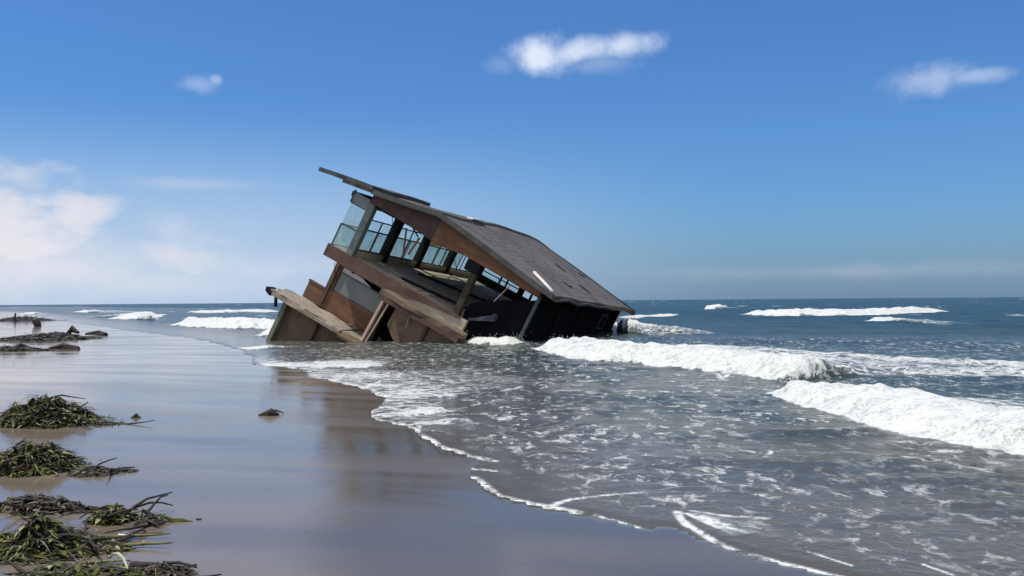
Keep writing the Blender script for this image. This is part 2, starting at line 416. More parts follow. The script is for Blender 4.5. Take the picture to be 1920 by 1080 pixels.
# lacy margin just inside the swash edge
foam = np.maximum(foam, .40*(1-sstep(sd, .1, 1.8))*sstep(sd, 0, .05)*sstep(D, 9.5, 14)*(1-sstep(D, 24, 30))*(.4+1.1*fbm(X*1.1, Y*.8, 66, 3)))
stroke = np.zeros(X.shape)
for li, (P, wd) in enumerate(STROKES):
    ax = np.array(P); mg = 2
    M = (X > ax[:, 0].min()-mg) & (X < ax[:, 0].max()+mg) & (Y > ax[:, 1].min()-mg) & (Y < ax[:, 1].max()+mg)
    xs, ys = X[M], Y[M]
    wob2 = (fbm(xs*1.3, ys*1.3, 5, 3)-.5)*.22*np.clip(np.hypot(xs, ys)/12, .35, 1.5)
    d, t, s = segdist(xs+wob2, ys+wob2, P)
    ww = wd*(.5+1.3*fbm(xs*3, ys*3, 90+li, 3))
    stroke[M] = np.maximum(stroke[M], 1-sstep(d, ww*.35, ww*1.3))
# random whitecaps far out
caps = fbm(X*.035, Y*.05, 71, 3)*fbm(X*.3, Y*.16, 72, 3)
foam = np.maximum(foam, sstep(caps, .49, .55)*.6*sstep(D, 60, 120)*(1-sstep(D, 900, 2500)))
# rounded lip of the swash sheet
lip = .011*sstep(sd, 0, .18)
z = h*sstep(sd, 0.05, 1.2)+lip-.0
z = np.where(sd < 0, np.maximum(-.06, sd*.25)-.0, z)
z = z+beach(X, Y)
z = np.where(sd > 0, np.maximum(z, sand_z(X, Y, sd)+.004), z)
lace = sstep(sd, .1, .8)*(1-sstep(D, 26, 48))*sstep(X+Y*.25, -3, 1)
lace *= 1-.75*sstep(X-Y*.45, -1.2, 2.2)*(D < 9)
att = np.stack([np.maximum(foam, 0), lace, sstep(sd, 0, 9)*.5+.5*sstep(sd+X*.35, 14, 60), stroke], -1)

mt_sea, b, p, nt = new_mat('sea_water')
oc = b.n('ShaderNodeTexCoord').outputs['Object']
at = b.n('ShaderNodeAttribute', attribute_name='mask')
sp = b.n('ShaderNodeSeparateColor'); nt.links.new(at.outputs['Color'], sp.inputs[0])
fo, la, de, st = sp.outputs[0], sp.outputs[1], sp.outputs[2], at.outputs['Alpha']
big = b.noise(b.mapv(oc, (.55, .85, 1)), .9, 6, .62, .5)
med = b.noise(b.mapv(oc, (1, 1.1, 1)), 3.2, 6, .65, .8)
fin = b.noise(oc, 16, 5, .62, .4)
vor = b.n('ShaderNodeTexVoronoi', feature='DISTANCE_TO_EDGE')
dv = b.noise(oc, 2.6, 3, .6, 0, out=1)
vv = b.n('ShaderNodeVectorMath', operation='MULTIPLY_ADD'); nt.links.new(dv, vv.inputs[0]); vv.inputs[1].default_value = (.45, .45, 0); nt.links.new(b.mapv(oc, (1, 1.35, 0)), vv.inputs[2])
nt.links.new(vv.outputs[0], vor.inputs['Vector']); vor.inputs['Scale'].default_value = 2.4
cell = vor.outputs['Distance']
fo2 = fo
# solid foam
nn = b.mr(b.m('ADD', b.m('MULTIPLY', med, .55), b.m('ADD', b.m('MULTIPLY', big, .25), b.m('MULTIPLY', fin, .2))), .32, .68, 0, 1, False)
f1 = b.mr(b.m('SUBTRACT', b.m('MULTIPLY', fo, 1.12), nn), -.05, .22)
# lacy web where the mask is thin
web = b.mr(cell, .02, .11, 1, 0)
f2 = b.m('MULTIPLY', b.m('MULTIPLY', web, b.mr(fo, .08, .35)), b.mr(fin, .30, .55))
# floating flecks
fl = b.noise(b.mapv(oc, (1.9, 1.15, 1)), 2.3, 6, .72, .5)
f3 = b.m('MULTIPLY', b.mr(fl, .525, .615), b.m('MULTIPLY', la, b.mr(big, .36, .6, .2, .85)))
f3 = b.m('MULTIPLY', f3, b.mr(fin, .34, .56, .25, 1))
f3b = b.m('MULTIPLY', b.m('MULTIPLY', b.mr(cell, .01, .05, 1, 0), b.mr(big, .47, .62)), b.m('MULTIPLY', la, .22))
f4 = b.m('MULTIPLY', st, b.mr(b.m('ADD', b.m('MULTIPLY', fin, .6), b.m('MULTIPLY', med, .4)), .38, .54))
FO = mx_ = b.m('MAXIMUM', b.m('MAXIMUM', f1, f2), b.m('MAXIMUM', b.m('MAXIMUM', f3, f3b), f4))
FO = b.m('MINIMUM', FO, 1.0)
wcol = b.n('ShaderNodeValToRGB'); nt.links.new(de, wcol.inputs[0])
cr = wcol.color_ramp; cr.elements[0].position = 0; cr.elements[0].color = (.092, .080, .060, 1)
cr.elements[1].position = 1; cr.elements[1].color = (.013, .043, .047, 1)
for pos, c in ((.16, (.066, .068, .054, 1)), (.38, (.040, .054, .048, 1)), (.55, (.028, .050, .048, 1)), (.8, (.028, .056, .052, 1))):
    e = cr.elements.new(pos); e.color = c
wc = b.mix(b.mr(big, .35, .7, 0, .5), wcol.outputs[0], (.055, .070, .050))
wc = b.mix(b.m('MULTIPLY', b.mr(de, .1, .4, .0, .75), 1.0), wcol.outputs[0], wc) 
aer = b.m('MULTIPLY', b.mr(fo, .0, .5), .5)     # aerated paler water round the foam
wc = b.mix(aer, wc, (.22, .25, .24))
b.put(p.inputs['Base Color'], wc)
b.put(p.inputs['Roughness'], b.mr(de, 0, 1, .10, .28))
p.inputs['IOR'].default_value = 1.33; p.inputs['Specular IOR Level'].default_value = .24
hh = b.m('ADD', b.m('MULTIPLY', big, .22), b.m('ADD', b.m('MULTIPLY', med, .09), b.m('MULTIPLY', fin, .022)))
far = b.noise(b.mapv(oc, (.35, 1, 1)), .22, 5, .65, .3)
hh = b.m('ADD', hh, b.m('MULTIPLY', far, b.mr(de, .45, 1, 0, 1.0)))
bp = b.n('ShaderNodeBump'); b.put(bp.inputs['Height'], hh); b.put(bp.inputs['Strength'], b.mr(de, 0, .25, .25, .9)); bp.inputs['Distance'].default_value = 1.0
nt.links.new(bp.outputs[0], p.inputs['Normal'])
fp = b.n('ShaderNodeBsdfPrincipled')
b.put(fp.inputs['Base Color'], b.mix(b.mr(b.m('ADD', b.m('MULTIPLY', fin, .5), b.m('MULTIPLY', med, .5)), .36, .56), (.36, .39, .385), (.70, .72, .70))); fp.inputs['Roughness'].default_value = .8
fp.inputs['Specular IOR Level'].default_value = .15
fb = b.n('ShaderNodeBump'); b.put(fb.inputs['Height'], b.m('ADD', b.m('MULTIPLY', b.noise(oc, 4.5, 5, .6), .6), b.m('MULTIPLY', fin, .10))); fb.inputs['Strength'].default_value = .38; fb.inputs['Distance'].default_value = .25
nt.links.new(fb.outputs[0], fp.inputs['Normal'])
ms = b.n('ShaderNodeMixShader'); nt.links.new(FO, ms.inputs[0]); nt.links.new(p.outputs[0], ms.inputs[1]); nt.links.new(fp.outputs[0], ms.inputs[2])
nt.links.new(ms.outputs[0], nt.nodes['Material Output'].inputs[0])
water = fast_mesh('water', X, Y, z, grid_faces(*X.shape, sd > -.25), mt_sea, att); tag(water, kind='structure')

rg = random.Random(3); V = []; F = []
def drop(c, r_):
    b0 = len(V)
    for dx, dy, dz in ((1, 0, 0), (-1, 0, 0), (0, 1, 0), (0, -1, 0), (0, 0, 1), (0, 0, -1)): V.append((c[0]+dx*r_, c[1]+dy*r_, c[2]+dz*r_))
    for a_, b_, c_ in ((0, 2, 4), (2, 1, 4), (1, 3, 4), (3, 0, 4), (2, 0, 5), (1, 2, 5), (3, 1, 5), (0, 3, 5)): F.append((b0+a_, b0+b_, b0+c_))
for (Pn, H_, w1_, Ls_, den_, tap_), n_ in ((BRK[0], 900), (BRK[1], 700), (BRK[4], 50), (BRK[5], 120), (BRK[7], 260), (BRK[10], 160)):
    for i in range(n_):
        t_ = rg.uniform(.16, .96)*(len(Pn)-1); i_ = int(t_); f_ = t_-i_; x_ = Pn[i_][0]*(1-f_)+Pn[i_+1][0]*f_; y_ = Pn[i_][1]*(1-f_)+Pn[i_+1][1]*f_
        bk = rg.uniform(.5, 1.5)*w1_; zz = H_*rg.uniform(.5, 1.0)+abs(rg.gauss(0, .09))
        drop((x_+rg.gauss(0, .1), y_+bk-.05, zz), rg.uniform(.002, .0065)*(1+y_/22))
M_spray, b, p, nt = new_mat('spray'); p.inputs['Base Color'].default_value = (.85, .88, .88, 1); p.inputs['Roughness'].default_value = .5
o = mesh_obj('sea_spray', V, F, M_spray); tag(o, 'white droplets of spray thrown up along the breaking waves', 'spray', kind='stuff')

# ---------------------------------------------------------------- the wrecked house
M_roof, b, p, nt = new_mat('roof_shingle')
oc = b.n('ShaderNodeTexCoord').outputs['Object']
br = b.n('ShaderNodeTexBrick'); nt.links.new(b.mapv(oc, (1, 1, 1), rot=(0, 0, math.pi/2)), br.inputs['Vector'])
br.inputs['Scale'].default_value = 1; br.inputs['Brick Width'].default_value = .62; br.inputs['Row Height'].default_value = .34
br.inputs['Mortar Size'].default_value = .03; br.inputs['Color1'].default_value = (.150, .140, .135, 1); br.inputs['Color2'].default_value = (.10, .094, .094, 1); br.inputs['Mortar'].default_value = (.08, .076, .076, 1)
a_ = b.noise(oc, .55, 6, .6, .5); g_ = b.noise(oc, 7, 5, .7)
k = b.mix(b.mr(a_, .45, .6, 0, .6), br.outputs[0], (.175, .15, .13)); k = b.mix(b.mr(g_, .5, .62, 0, .6), k, (.058, .062, .058)); st_ = b.noise(b.mapv(oc, (.35, 2.2, 1)), 1.1, 6, .7); k = b.mix(b.mr(st_, .52, .66, 0, .6), k, (.06, .052, .046))
b.put(p.inputs['Base Color'], k); p.inputs['Roughness'].default_value = .85; p.inputs['Specular IOR Level'].default_value = .25
bp = b.n('ShaderNodeBump'); b.put(bp.inputs['Height'], b.m('ADD', br.outputs['Fac'], g_)); bp.inputs['Strength'].default_value = .5; bp.inputs['Distance'].default_value = -.03
nt.links.new(bp.outputs[0], p.inputs['Normal'])
M_trim = weather('weathered_trim', (.10, .105, .10), (.045, .05, .05), .8)
M_brown = weather('brown_paint', (.26, .125, .062), (.14, .07, .045), .75, .9, .25, .7, light=(.29, .175, .105), seam=.24)
M_brownd = weather('dark_brown_paint', (.145, .09, .068), (.08, .052, .042), .8)
M_purple = weather('purple_brown_board', (.11, .07, .06), (.06, .042, .04), .85)
M_wall = weather('brown_wall', (.23, .12, .065), (.13, .072, .048), .8, .8, .25, .8, light=(.27, .16, .10), seam=.3)
M_beige = weather('stained_plaster', (.27, .185, .12), (.14, .09, .06), .9, .7, .3, .8)
M_conc = weather('pale_concrete', (.37, .32, .26), (.20, .17, .135), .9, 1.6, .4, .7, light=(.5, .46, .4))
M_floor = weather('floor_boards', (.62, .54, .42), (.40, .34, .26), .85, .9, .3, .7, grain=(.6, 3, 1))
M_post = weather('grey_green_post', (.20, .24, .22), (.10, .125, .115), .75, 2)
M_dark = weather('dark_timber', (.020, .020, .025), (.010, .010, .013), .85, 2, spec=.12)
M_shade = weather('near_black_shade', (.009, .0085, .011), (.004, .004, .005), .9, 1.1, .3, .6, spec=.08)  # near black that puts shade of bay and side wall into the colour
M_bpost = weather('brown_black_post', (.07, .055, .04), (.03, .025, .02), .85, 2)
M_frame = weather('window_frame', (.12, .14, .14), (.06, .07, .07), .6, 3)
M_pale = weather('pale_timber', (.60, .44, .36), (.36, .26, .21), .85, 2)
M_white = weather('white_plastic', (.78, .77, .74), (.6, .58, .54), .5, 3, .1, .4)
M_skirt = weather('mossy_foundation', (.17, .125, .075), (.085, .065, .042), .9, 1, .4, .8, light=(.20, .16, .11))
M_curt = weather('grey_panel', (.26, .28, .27), (.16, .18, .18), .5, .9, .1, .5)
M_skywhite = weather('sky_white', (.75, .73, .72), (.55, .53, .52), .9, 5, .2, .4)  # white that stands in for sky brightness in the lower window
def glass(name, tint, amt):
    mt = bpy.data.materials.new(name); mt.use_nodes = True; nt = mt.node_tree; b = NB(nt); p = nt.nodes['Principled BSDF']
    p.inputs['Base Color'].default_value = (*tint, 1); p.inputs['Roughness'].default_value = .15
    tr = b.n('ShaderNodeBsdfTransparent'); tr.inputs[0].default_value = (.90, .96, .95, 1)
    oc = b.n('ShaderNodeTexCoord').outputs['Object']; nz = b.noise(oc, 2.2, 5, .6)
    mxs = b.n('ShaderNodeMixShader'); b.put(mxs.inputs[0], b.mr(nz, .3, .7, amt*.6, amt*1.3)); nt.links.new(tr.outputs[0], mxs.inputs[1]); nt.links.new(p.outputs[0], mxs.inputs[2])
    nt.links.new(mxs.outputs[0], nt.nodes['Material Output'].inputs[0]); return mt
M_glass = glass('salted_glass', (.55, .64, .63), .24)
M_glass2 = glass('clear_dusty_glass', (.45, .52, .52), .10)

HR = Matrix(((0.8283058, 0.3413640, 0.4442747), (-0.3249211, 0.9386675, -0.1154540), (-0.4564381, -0.0487230, 0.8884201)))
HT = Vector((-7.479, 36.516, 3.990))
house = empty('wrecked_house'); house.matrix_world = Matrix.Translation(HT) @ HR.to_4x4()
tag(house, 'collapsed brown two storey house with grey gable roof tilted steeply into the surf', 'house')
def P(): return MB()
# roof -----------------------------------------------------------------
UC, HB, HE, RI, LR, OF = 4.165, 5.64, 2.526, .757, 13.6, .62
def roof_z(u, w_):
    z_ = HE+RI*(1-abs(u-UC)/HB)
    return z_ + .30*max(0, math.sin(math.pi*min(1, max(0, (w_-1)/LR))))*(1-min(1, abs(u-UC)/HB)) - .035*math.sin(w_*1.3+u)*.6 - (.12*max(0, (w_-11)/2.6)**2)
def roof_sheet(u0, u1, w0, w1, nu, nw, th, off, name, mat, parent, jag=0, seed=1):
    rg = random.Random(seed); v = []; f = []
    for k_ in (0, 1):
        for i in range(nu+1):
            for j in range(nw+1):
                u_ = u0+(u1-u0)*i/nu; w_ = w0+(w1-w0)*j/nw
                v.append((u_, w_, roof_z(u_, w_)+off-(th if k_ else 0)))
    if jag:
        for i in range(nu+1):
            for j in (0, nw):
                d_ = rg.uniform(-jag, jag)
                for k_ in (0, 1):
                    q = k_*(nu+1)*(nw+1)+i*(nw+1)+j; v[q] = (v[q][0], v[q][1]+d_, v[q][2])
        for j in range(nw+1):
            for i in (0, nu):
                d_ = rg.uniform(-jag, jag)
                for k_ in (0, 1):
                    q = k_*(nu+1)*(nw+1)+i*(nw+1)+j; v[q] = (v[q][0]+d_, v[q][1], v[q][2])
    N = (nu+1)*(nw+1); ix = lambda i, j, k_: k_*N+i*(nw+1)+j
    for i in range(nu):
        for j in range(nw):
            f.append((ix(i, j, 0), ix(i+1, j, 0), ix(i+1, j+1, 0), ix(i, j+1, 0)))
            f.append((ix(i, j, 1), ix(i, j+1, 1), ix(i+1, j+1, 1), ix(i+1, j, 1)))
    for i in range(nu):
        f.append((ix(i, 0, 0), ix(i, 0, 1), ix(i+1, 0, 1), ix(i+1, 0, 0))); f.append((ix(i, nw, 0), ix(i+1, nw, 0), ix(i+1, nw, 1), ix(i, nw, 1)))
    for j in range(nw):
        f.append((ix(0, j, 0), ix(0, j+1, 0), ix(0, j+1, 1), ix(0, j, 1))); f.append((ix(nu, j, 0), ix(nu, j, 1), ix(nu, j+1, 1), ix(nu, j+1, 0)))
    return mesh_obj(name, v, f, mat, parent)
roof = roof_sheet(UC+.001, UC+HB, -OF, LR, 14, 34, .13, 0, 'roof', M_roof, house, .03, 2)
roof_sheet(-.35, UC-.001, -OF, LR-.6, 12, 34, .13, 0, 'roof_slope', M_roof, roof, .03, 3)
tag(roof_sheet(-1.52, 1.05, -OF-.05, 4.6, 6, 12, .18, .17, 'loose_roof_panel', M_trim, house, .04, 4), 'loose dark roof panel jutting past the raised eave')
m_ = P()
for j in range(24):
    w0 = -OF+j*.59; m_.hexa([(UC-.13, w0, roof_z(UC-.13, w0)+.01), (UC+.13, w0, roof_z(UC+.13, w0)+.01), (UC+.13, w0+.57, roof_z(UC+.13, w0+.57)+.01), (UC-.13, w0+.57, roof_z(UC-.13, w0+.57)+.01),
        (UC-.1, w0, roof_z(UC, w0)+.05), (UC+.1, w0, roof_z(UC, w0)+.05), (UC+.1, w0+.57, roof_z(UC, w0+.57)+.05), (UC-.1, w0+.57, roof_z(UC, w0+.57)+.05)])
m_.build('ridge_cap', M_trim, roof)
def along_roof(m_, u0, u1, w_, drop0, drop1, thick, n=12, off=0):
    for i in range(n):
        a = u0+(u1-u0)*i/n; c = u0+(u1-u0)*(i+1)/n
        za, zc = roof_z(a, w_)+off, roof_z(c, w_)+off
        m_.hexa([(a, w_, za-drop1), (c, w_, zc-drop1), (c, w_+thick, zc-drop1), (a, w_+thick, za-drop1), (a, w_, za-drop0), (c, w_, zc-drop0), (c, w_+thick, zc-drop0), (a, w_+thick, za-drop0)])
m_ = P(); along_roof(m_, UC, UC+HB-.02, -OF-.05, -.03, .17, .045); m_.build('barge_board', M_trim, roof)
m_ = P(); along_roof(m_, 1.1, UC, -OF-.05, -.03, .17, .045); m_.build('barge_board', M_trim, roof)
m_ = P(); along_roof(m_, UC, UC+HB-.02, LR+.01, -.06, .2, .05); m_.build('barge_board', M_dark, roof)
m_ = P()
for j in range(20):
    w0 = -OF+j*.71; w1_ = w0+.71
    m_.hexa([(UC+HB-.01, w0, roof_z(UC+HB, w0)-.2), (UC+HB+.04, w0, roof_z(UC+HB, w0)-.2), (UC+HB+.04, w1_, roof_z(UC+HB, w1_)-.2), (UC+HB-.01, w1_, roof_z(UC+HB, w1_)-.2),
             (UC+HB-.01, w0, roof_z(UC+HB, w0)-.02), (UC+HB+.04, w0, roof_z(UC+HB, w0)-.02), (UC+HB+.04, w1_, roof_z(UC+HB, w1_)-.02), (UC+HB-.01, w1_, roof_z(UC+HB, w1_)-.02)])
m_.build('fascia_board', M_brownd, roof)
# gable panels (front): brown right half, darker left half
zt = lambda u: roof_z(u, 0)-.135
m_ = P(); m_.prism([(UC+.0, zt(UC)), (UC+.0, 1.95), (UC+.6, 2.12), (5.7, 2.22), (9.15, 2.12), (9.15, zt(9.15))], -.20, -.10); m_.build('gable_panel', M_brown, house, rough=.012)
m_ = P(); m_.prism([(.95, zt(.95)), (.95, 2.34), (2.4, 2.26), (UC-.003, 2.12), (UC-.003, zt(UC))], -.16, -.08); m_.build('gable_panel', M_purple, house, rough=.012)
m_ = P(); m_.box(-.1, 9.2, .02, .22, 2.2, 2.42); m_.build('header_beam', M_dark, house)
m_ = P(); m_.box(.89, 1.10, .25, 12.9, 2.12, 2.46); m_.build('header_beam', M_dark, house)
m_ = P(); m_.box(1.0, 9.0, 12.9, 13.1, 2.0, 2.46); m_.build('header_beam', M_dark, house)
for w_ in (2.7, 5.9, 9.3):
    m_ = P(); m_.box(1.12, 9.0, w_-.09, w_+.09, 2.2, 2.42); m_.build('ceiling_beam', M_dark, house)
m_ = P(); m_.box(-.06, .1, .04, 12.8, 2.3, 2.42); m_.build('eave_beam', M_dark, house)
# posts
def post(u0, w0, z0, z1, s, mat, lean=0, name='post'):
    m_ = P(); h_ = s/2
    m_.hexa([(u0-h_, w0-h_, z0), (u0+h_, w0-h_, z0), (u0+h_, w0+h_, z0), (u0-h_, w0+h_, z0), (u0-h_+lean, w0-h_, z1), (u0+h_+lean, w0-h_, z1), (u0+h_+lean, w0+h_, z1), (u0-h_+lean, w0+h_, z1)])
    return m_.build(name, mat, house, bevel=.02)
post(1.0, .12, .0, 2.32, .32, M_post)
post(1.0, 2.75, .0, 2.14, .36, M_dark); post(1.0, 6.0, .0, 2.14, .34, M_dark); post(1.0, 9.35, .0, 2.14, .34, M_dark)
post(1.0, 12.75, -.2, 2.3, .36, M_dark)
post(6.35, .12, -.1, 2.2, .26, M_bpost, -.05); post(9.1, .12, -1.2, 2.2, .13, M_frame)
post(9.1, 12.7, -1.6, 2.3, .36, M_shade)
m_ = P(); m_.box(5.85, 6.45, -.06, .45, 1.75, 2.22); m_.build('post_capital', M_dark, house)
# upper floor
m_ = P()
m_.slab([(0, 0), (6.9, 0), (6.7, 1.4), (5.6, 2.6), (5.2, 5.2), (4.7, 8.4), (4.9, 13), (0, 13)], -.46, -.004)
m_.build('upper_floor', M_floor, house)
rg = random.Random(5)
for i in range(9):
    u0 = 1.3+i*.42; L_ = rg.uniform(5, 10); m_ = P(); w0 = rg.uniform(.3, 2.5)
    m_.hexa([(u0, w0, 0), (u0+.38, w0, 0), (u0+.38+rg.uniform(-.1, .1), w0+L_, 0), (u0, w0+L_, 0), (u0, w0, .03), (u0+.38, w0, .02+rg.uniform(0, .03)), (u0+.38, w0+L_, .03), (u0, w0+L_, .03)])
    m_.build('floor_board', M_floor, house)
for a, c, s_ in (((2.2, 4.2, .1), (5.2, 6.6, .16), .09), ((3.2, .8, .1), (6.1, 2.4, .1), .08)):
    m_ = P(); m_.bar(a, c, s_, s_*1.2); m_.build('fallen_beam', M_dark, house)
m_ = P(); m_.prism([(0, -.5), (3.7, -.5), (4.4, -.30), (5.4, -.16), (6.6, -.06), (6.6, .03), (0, .03)], -.07, -.003); m_.build('floor_edge_board', M_brownd, house, rough=.01)
m_ = P(); m_.box(-.07, -.003, -.07, 13, -.50, .03); m_.build('floor_edge_board', M_brownd, house)
m_ = P(); m_.box(.9, 1.1, .3, 12.6, .0, .26); m_.build('wall_curb', M_floor, house)
# terrace rail along the raised side, with glass
rail = empty('terrace_railing'); rail.parent = house
m_ = P(); m_.box(.03, .09, -.02, 12.9, .94, 1.0); m_.build('top_rail', M_frame, rail)
m_ = P(); m_.box(.09, .9, -.02, .04, .98, 1.04); m_.build('top_rail', M_frame, rail)
for i in range(9):
    m_ = P(); w0 = .0+i*1.6; m_.box(.035, .085, w0-.02, w0+.03, .0, .95); m_.build('baluster', M_frame, rail)
for i in range(8):
    m_ = P(); w0 = .05+i*1.6; m_.box(.055, .065, w0, w0+1.5, .06, .93); m_.build('glass_pane', M_glass, rail)
m_ = P(); m_.box(.1, .84, .005, .015, .05, .97); m_.build('glass_pane', M_glass, rail)
# glazed end bay and transom
bay = empty('corner_window'); bay.parent = house
m_ = P(); m_.box(.0, .06, -.03, .03, 1.96, 2.5); m_.box(.06, .84, -.03, .03, 1.93, 2.0); m_.build('frame', M_frame, bay)
m_ = P(); m_.box(.08, .84, -.005, .005, 1.04, 1.92); m_.build('pane', M_glass, bay)
m_ = P(); m_.box(.07, .84, -.006, .006, 2.01, 2.42); m_.build('pane', M_curt, bay)
m_ = P(); m_.box(.0, .05, .05, 12.8, 1.97, 2.02); m_.build('transom_bar', M_frame, house)
for (w0, w1_) in ((.32, 2.55), (2.95, 5.8), (6.2, 9.15), (9.55, 12.5)):
    wn = empty('window'); wn.parent = house; m_ = P()
    m_.box(.98, 1.02, w0, w1_, 1.62, 1.67); m_.box(.98, 1.02, w0, w1_, .27, .32)
    m_.box(.98, 1.02, (w0+w1_)/2-.03, (w0+w1_)/2+.03, .32, 1.62)
    if w0 > 5: m_.box(.98, 1.02, w0+(w1_-w0)*.78-.04, w0+(w1_-w0)*.78+.04, .32, 2.1)
    m_.build('frame', M_frame, wn)
    m_ = P(); m_.box(.996, 1.004, w0, w1_, .33, 1.61); m_.build('pane', M_glass2, wn)
# dangling broken sash between the second and third posts
for a_, c_, q_ in (((1.1, 6.2, 2.1), (1.3, 7.4, 1.35), .1), ((1.3, 7.4, 1.35), (1.2, 8.0, 2.0), .08), ((1.1, 3.2, 2.1), (1.2, 4.6, 1.5), .05)):
    m_ = P(); m_.bar(a_, c_, q_, .05); m_.build('broken_sash', M_dark, house)
# back wall with windows
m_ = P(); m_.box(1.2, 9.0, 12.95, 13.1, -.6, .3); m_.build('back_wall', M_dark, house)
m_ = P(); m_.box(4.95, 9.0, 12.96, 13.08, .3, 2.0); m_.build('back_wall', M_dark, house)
wn = empty('window'); wn.parent = house; m_ = P()
m_.box(1.2, 4.95, 12.97, 13.03, .3, .42)
for u0 in (1.24, 2.55, 2.95, 3.75): m_.box(u0, u0+.09, 12.97, 13.03, .42, 2.0)
m_.box(3.84, 4.1, 12.97, 13.03, .42, 2.0); m_.box(4.5, 4.62, 12.97, 13.03, .42, 2.0); m_.box(3.84, 4.9, 12.97, 13.03, .8, .95)
m_.box(1.3, 3.8, 12.98, 13.02, .62, .68); m_.build('frame', M_dark, wn)
m_ = P(); m_.box(1.3, 3.75, 12.995, 13.005, .42, 2.0); m_.build('pane', M_glass2, wn)
# right hand wall, its shade put into a near black colour, with posts and a small opening
m_ = P(); m_.box(8.98, 9.08, .3, 12.5, -2.2, 2.28); m_.build('side_wall', M_shade, house)
for w_ in (3.4, 6.6, 9.8):
    post(9.14, w_, -2.0, 2.3, .14, M_dark)
wn = empty('window'); wn.parent = house
m_ = P(); m_.box(9.082, 9.12, 10.5, 11.5, 1.0, 1.08); m_.box(9.082, 9.12, 10.5, 11.5, 1.72, 1.8); m_.box(9.082, 9.12, 10.5, 10.58, 1.08, 1.72); m_.box(9.082, 9.12, 11.42, 11.5, 1.08, 1.72); m_.build('frame', M_frame, wn)
m_ = P(); m_.box(9.085, 9.1, 10.58, 11.42, 1.08, 1.72); m_.build('pane', M_shade, wn)
# near black sheets added as the interior shade of the lowest front bay
m_ = P(); m_.prism([(6.55, .2), (6.6, .62), (7.4, 1.2), (8.35, 1.62), (8.95, 1.95), (8.97, -2.2), (6.9, -2.2)], .32, .42); m_.build('shade_sheet', M_shade, house, rough=.03, seed=4)
m_ = P(); m_.prism([(5.0, -2.4), (5.0, -.5), (6.95, -.5), (6.95, -2.4)], .6, .7); m_.build('shade_sheet', M_shade, house)
m_ = P(); m_.hexa([(6.9, .0, .02), (7.9, .0, .5), (7.9, .26, .5), (6.9, .26, .02), (6.9, .0, .12), (7.85, .0, .78), (7.85, .26, .78), (6.9, .26, .12)]); tag(m_.build('torn_panel', weather('grey_blue_scrap', (.06, .062, .09), (.03, .03, .05)), house, rough=.03), 'torn grey blue panel in the dark bay')
# lower storey ------------------------------------------------------------
m_ = P()
m_.prism([(.0, -.5), (.0, -2.78), (3.3, -2.78), (3.3, -1.86), (.30, -1.86), (.30, -.76), (3.3, -.76), (3.3, -.5)][::-1], 1.2, 1.34); m_.build('lower_wall', M_wall, house)
m_ = P(); m_.prism([(2.72, -1.86), (3.3, -1.86), (3.3, -.76), (2.9, -.76)], 1.21, 1.33); m_.build('wall_pier', M_brownd, house)
m_ = P(); m_.box(-.92, -.003, 1.22, 1.34, -2.78, -2.02); m_.build('parapet', M_wall, house)
m_ = P(); m_.box(-.95, .0, 1.18, 1.38, -2.017, -1.96); m_.build('parapet_cap', M_brownd, house)
m_ = P(); m_.box(-.02, .16, 1.12, 1.197, -2.7, -.5); m_.build('corner_pier', M_brownd, house)
wn = empty('window'); wn.parent = house
m_ = P(); m_.box(.32, 2.9, 1.26, 1.28, -1.85, -1.02); m_.build('pane', M_curt, wn)
m_ = P(); m_.box(.30, 2.9, 1.23, 1.31, -1.04, -.99); m_.build('frame', M_frame, wn)
m_ = P(); m_.prism([(.34, -.98), (.34, -.78), (.7, -.78), (.8, -.84), (.95, -.78), (1.35, -.8), (1.9, -.98)], 1.25, 1.27); m_.build('sky_strip', M_skywhite, wn)  # white strip standing in for bright sky seen through the window
m_ = P(); m_.box(-.0, .12, 1.36, 12.5, -5, -.5); m_.build('lower_side_wall', M_wall, house)
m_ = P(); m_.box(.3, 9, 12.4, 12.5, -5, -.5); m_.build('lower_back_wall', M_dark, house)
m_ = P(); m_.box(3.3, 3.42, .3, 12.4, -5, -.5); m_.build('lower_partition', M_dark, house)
# deck
m_ = P(); m_.slab([(-1.45, -.32), (-.2, -.30), (1.2, -.34), (2.3, -.28), (3.75, -.34), (3.8, 1.18), (-1.1, 1.19), (-1.62, .9)], -2.93, -2.79); m_.build('deck', M_conc, house, rough=.045, seed=8)
m_ = P(); m_.box(-1.3, 3.7, -.40, -.345, -2.98, -2.84); m_.build('deck_edge', M_conc, house, rough=.02, seed=9)
m_ = P(); m_.hexa([(1.95, -.5, -2.88), (2.35, -.5, -2.9), (2.3, 1.1, -2.74), (1.9, 1.1, -2.74), (1.95, -.5, -2.72), (2.35, -.5, -2.78), (2.3, 1.1, -2.70), (1.9, 1.1, -2.66)]); m_.build('broken_slab', M_conc, house, bevel=.01)
m_ = P(); m_.hexa([(2.5, -.75, -3.0), (3.5, -.75, -2.95), (3.4, -.2, -2.86), (2.45, -.2, -2.9), (2.5, -.75, -2.86), (3.5, -.75, -2.8), (3.4, -.2, -2.72), (2.45, -.2, -2.78)]); m_.build('broken_slab', M_skirt, house, bevel=.02)
m_ = P(); m_.hexa([(-1.72, -.3, -3.0), (-1.45, -.3, -3.1), (-1.45, .3, -3.1), (-1.72, .3, -3.0), (-1.75, -.3, -2.82), (-1.4, -.3, -2.9), (-1.4, .3, -2.9), (-1.75, .3, -2.82)]); m_.bar((-1.2, -.2, -2.95), (-1.0, -.2, -3.4), .1, .1); m_.build('broken_edge', M_dark, house)
m_ = P(); m_.box(-.75, 3.9, .12, .26, -5.6, -2.98); m_.build('foundation_wall', M_skirt, house, rough=.02, seed=3)
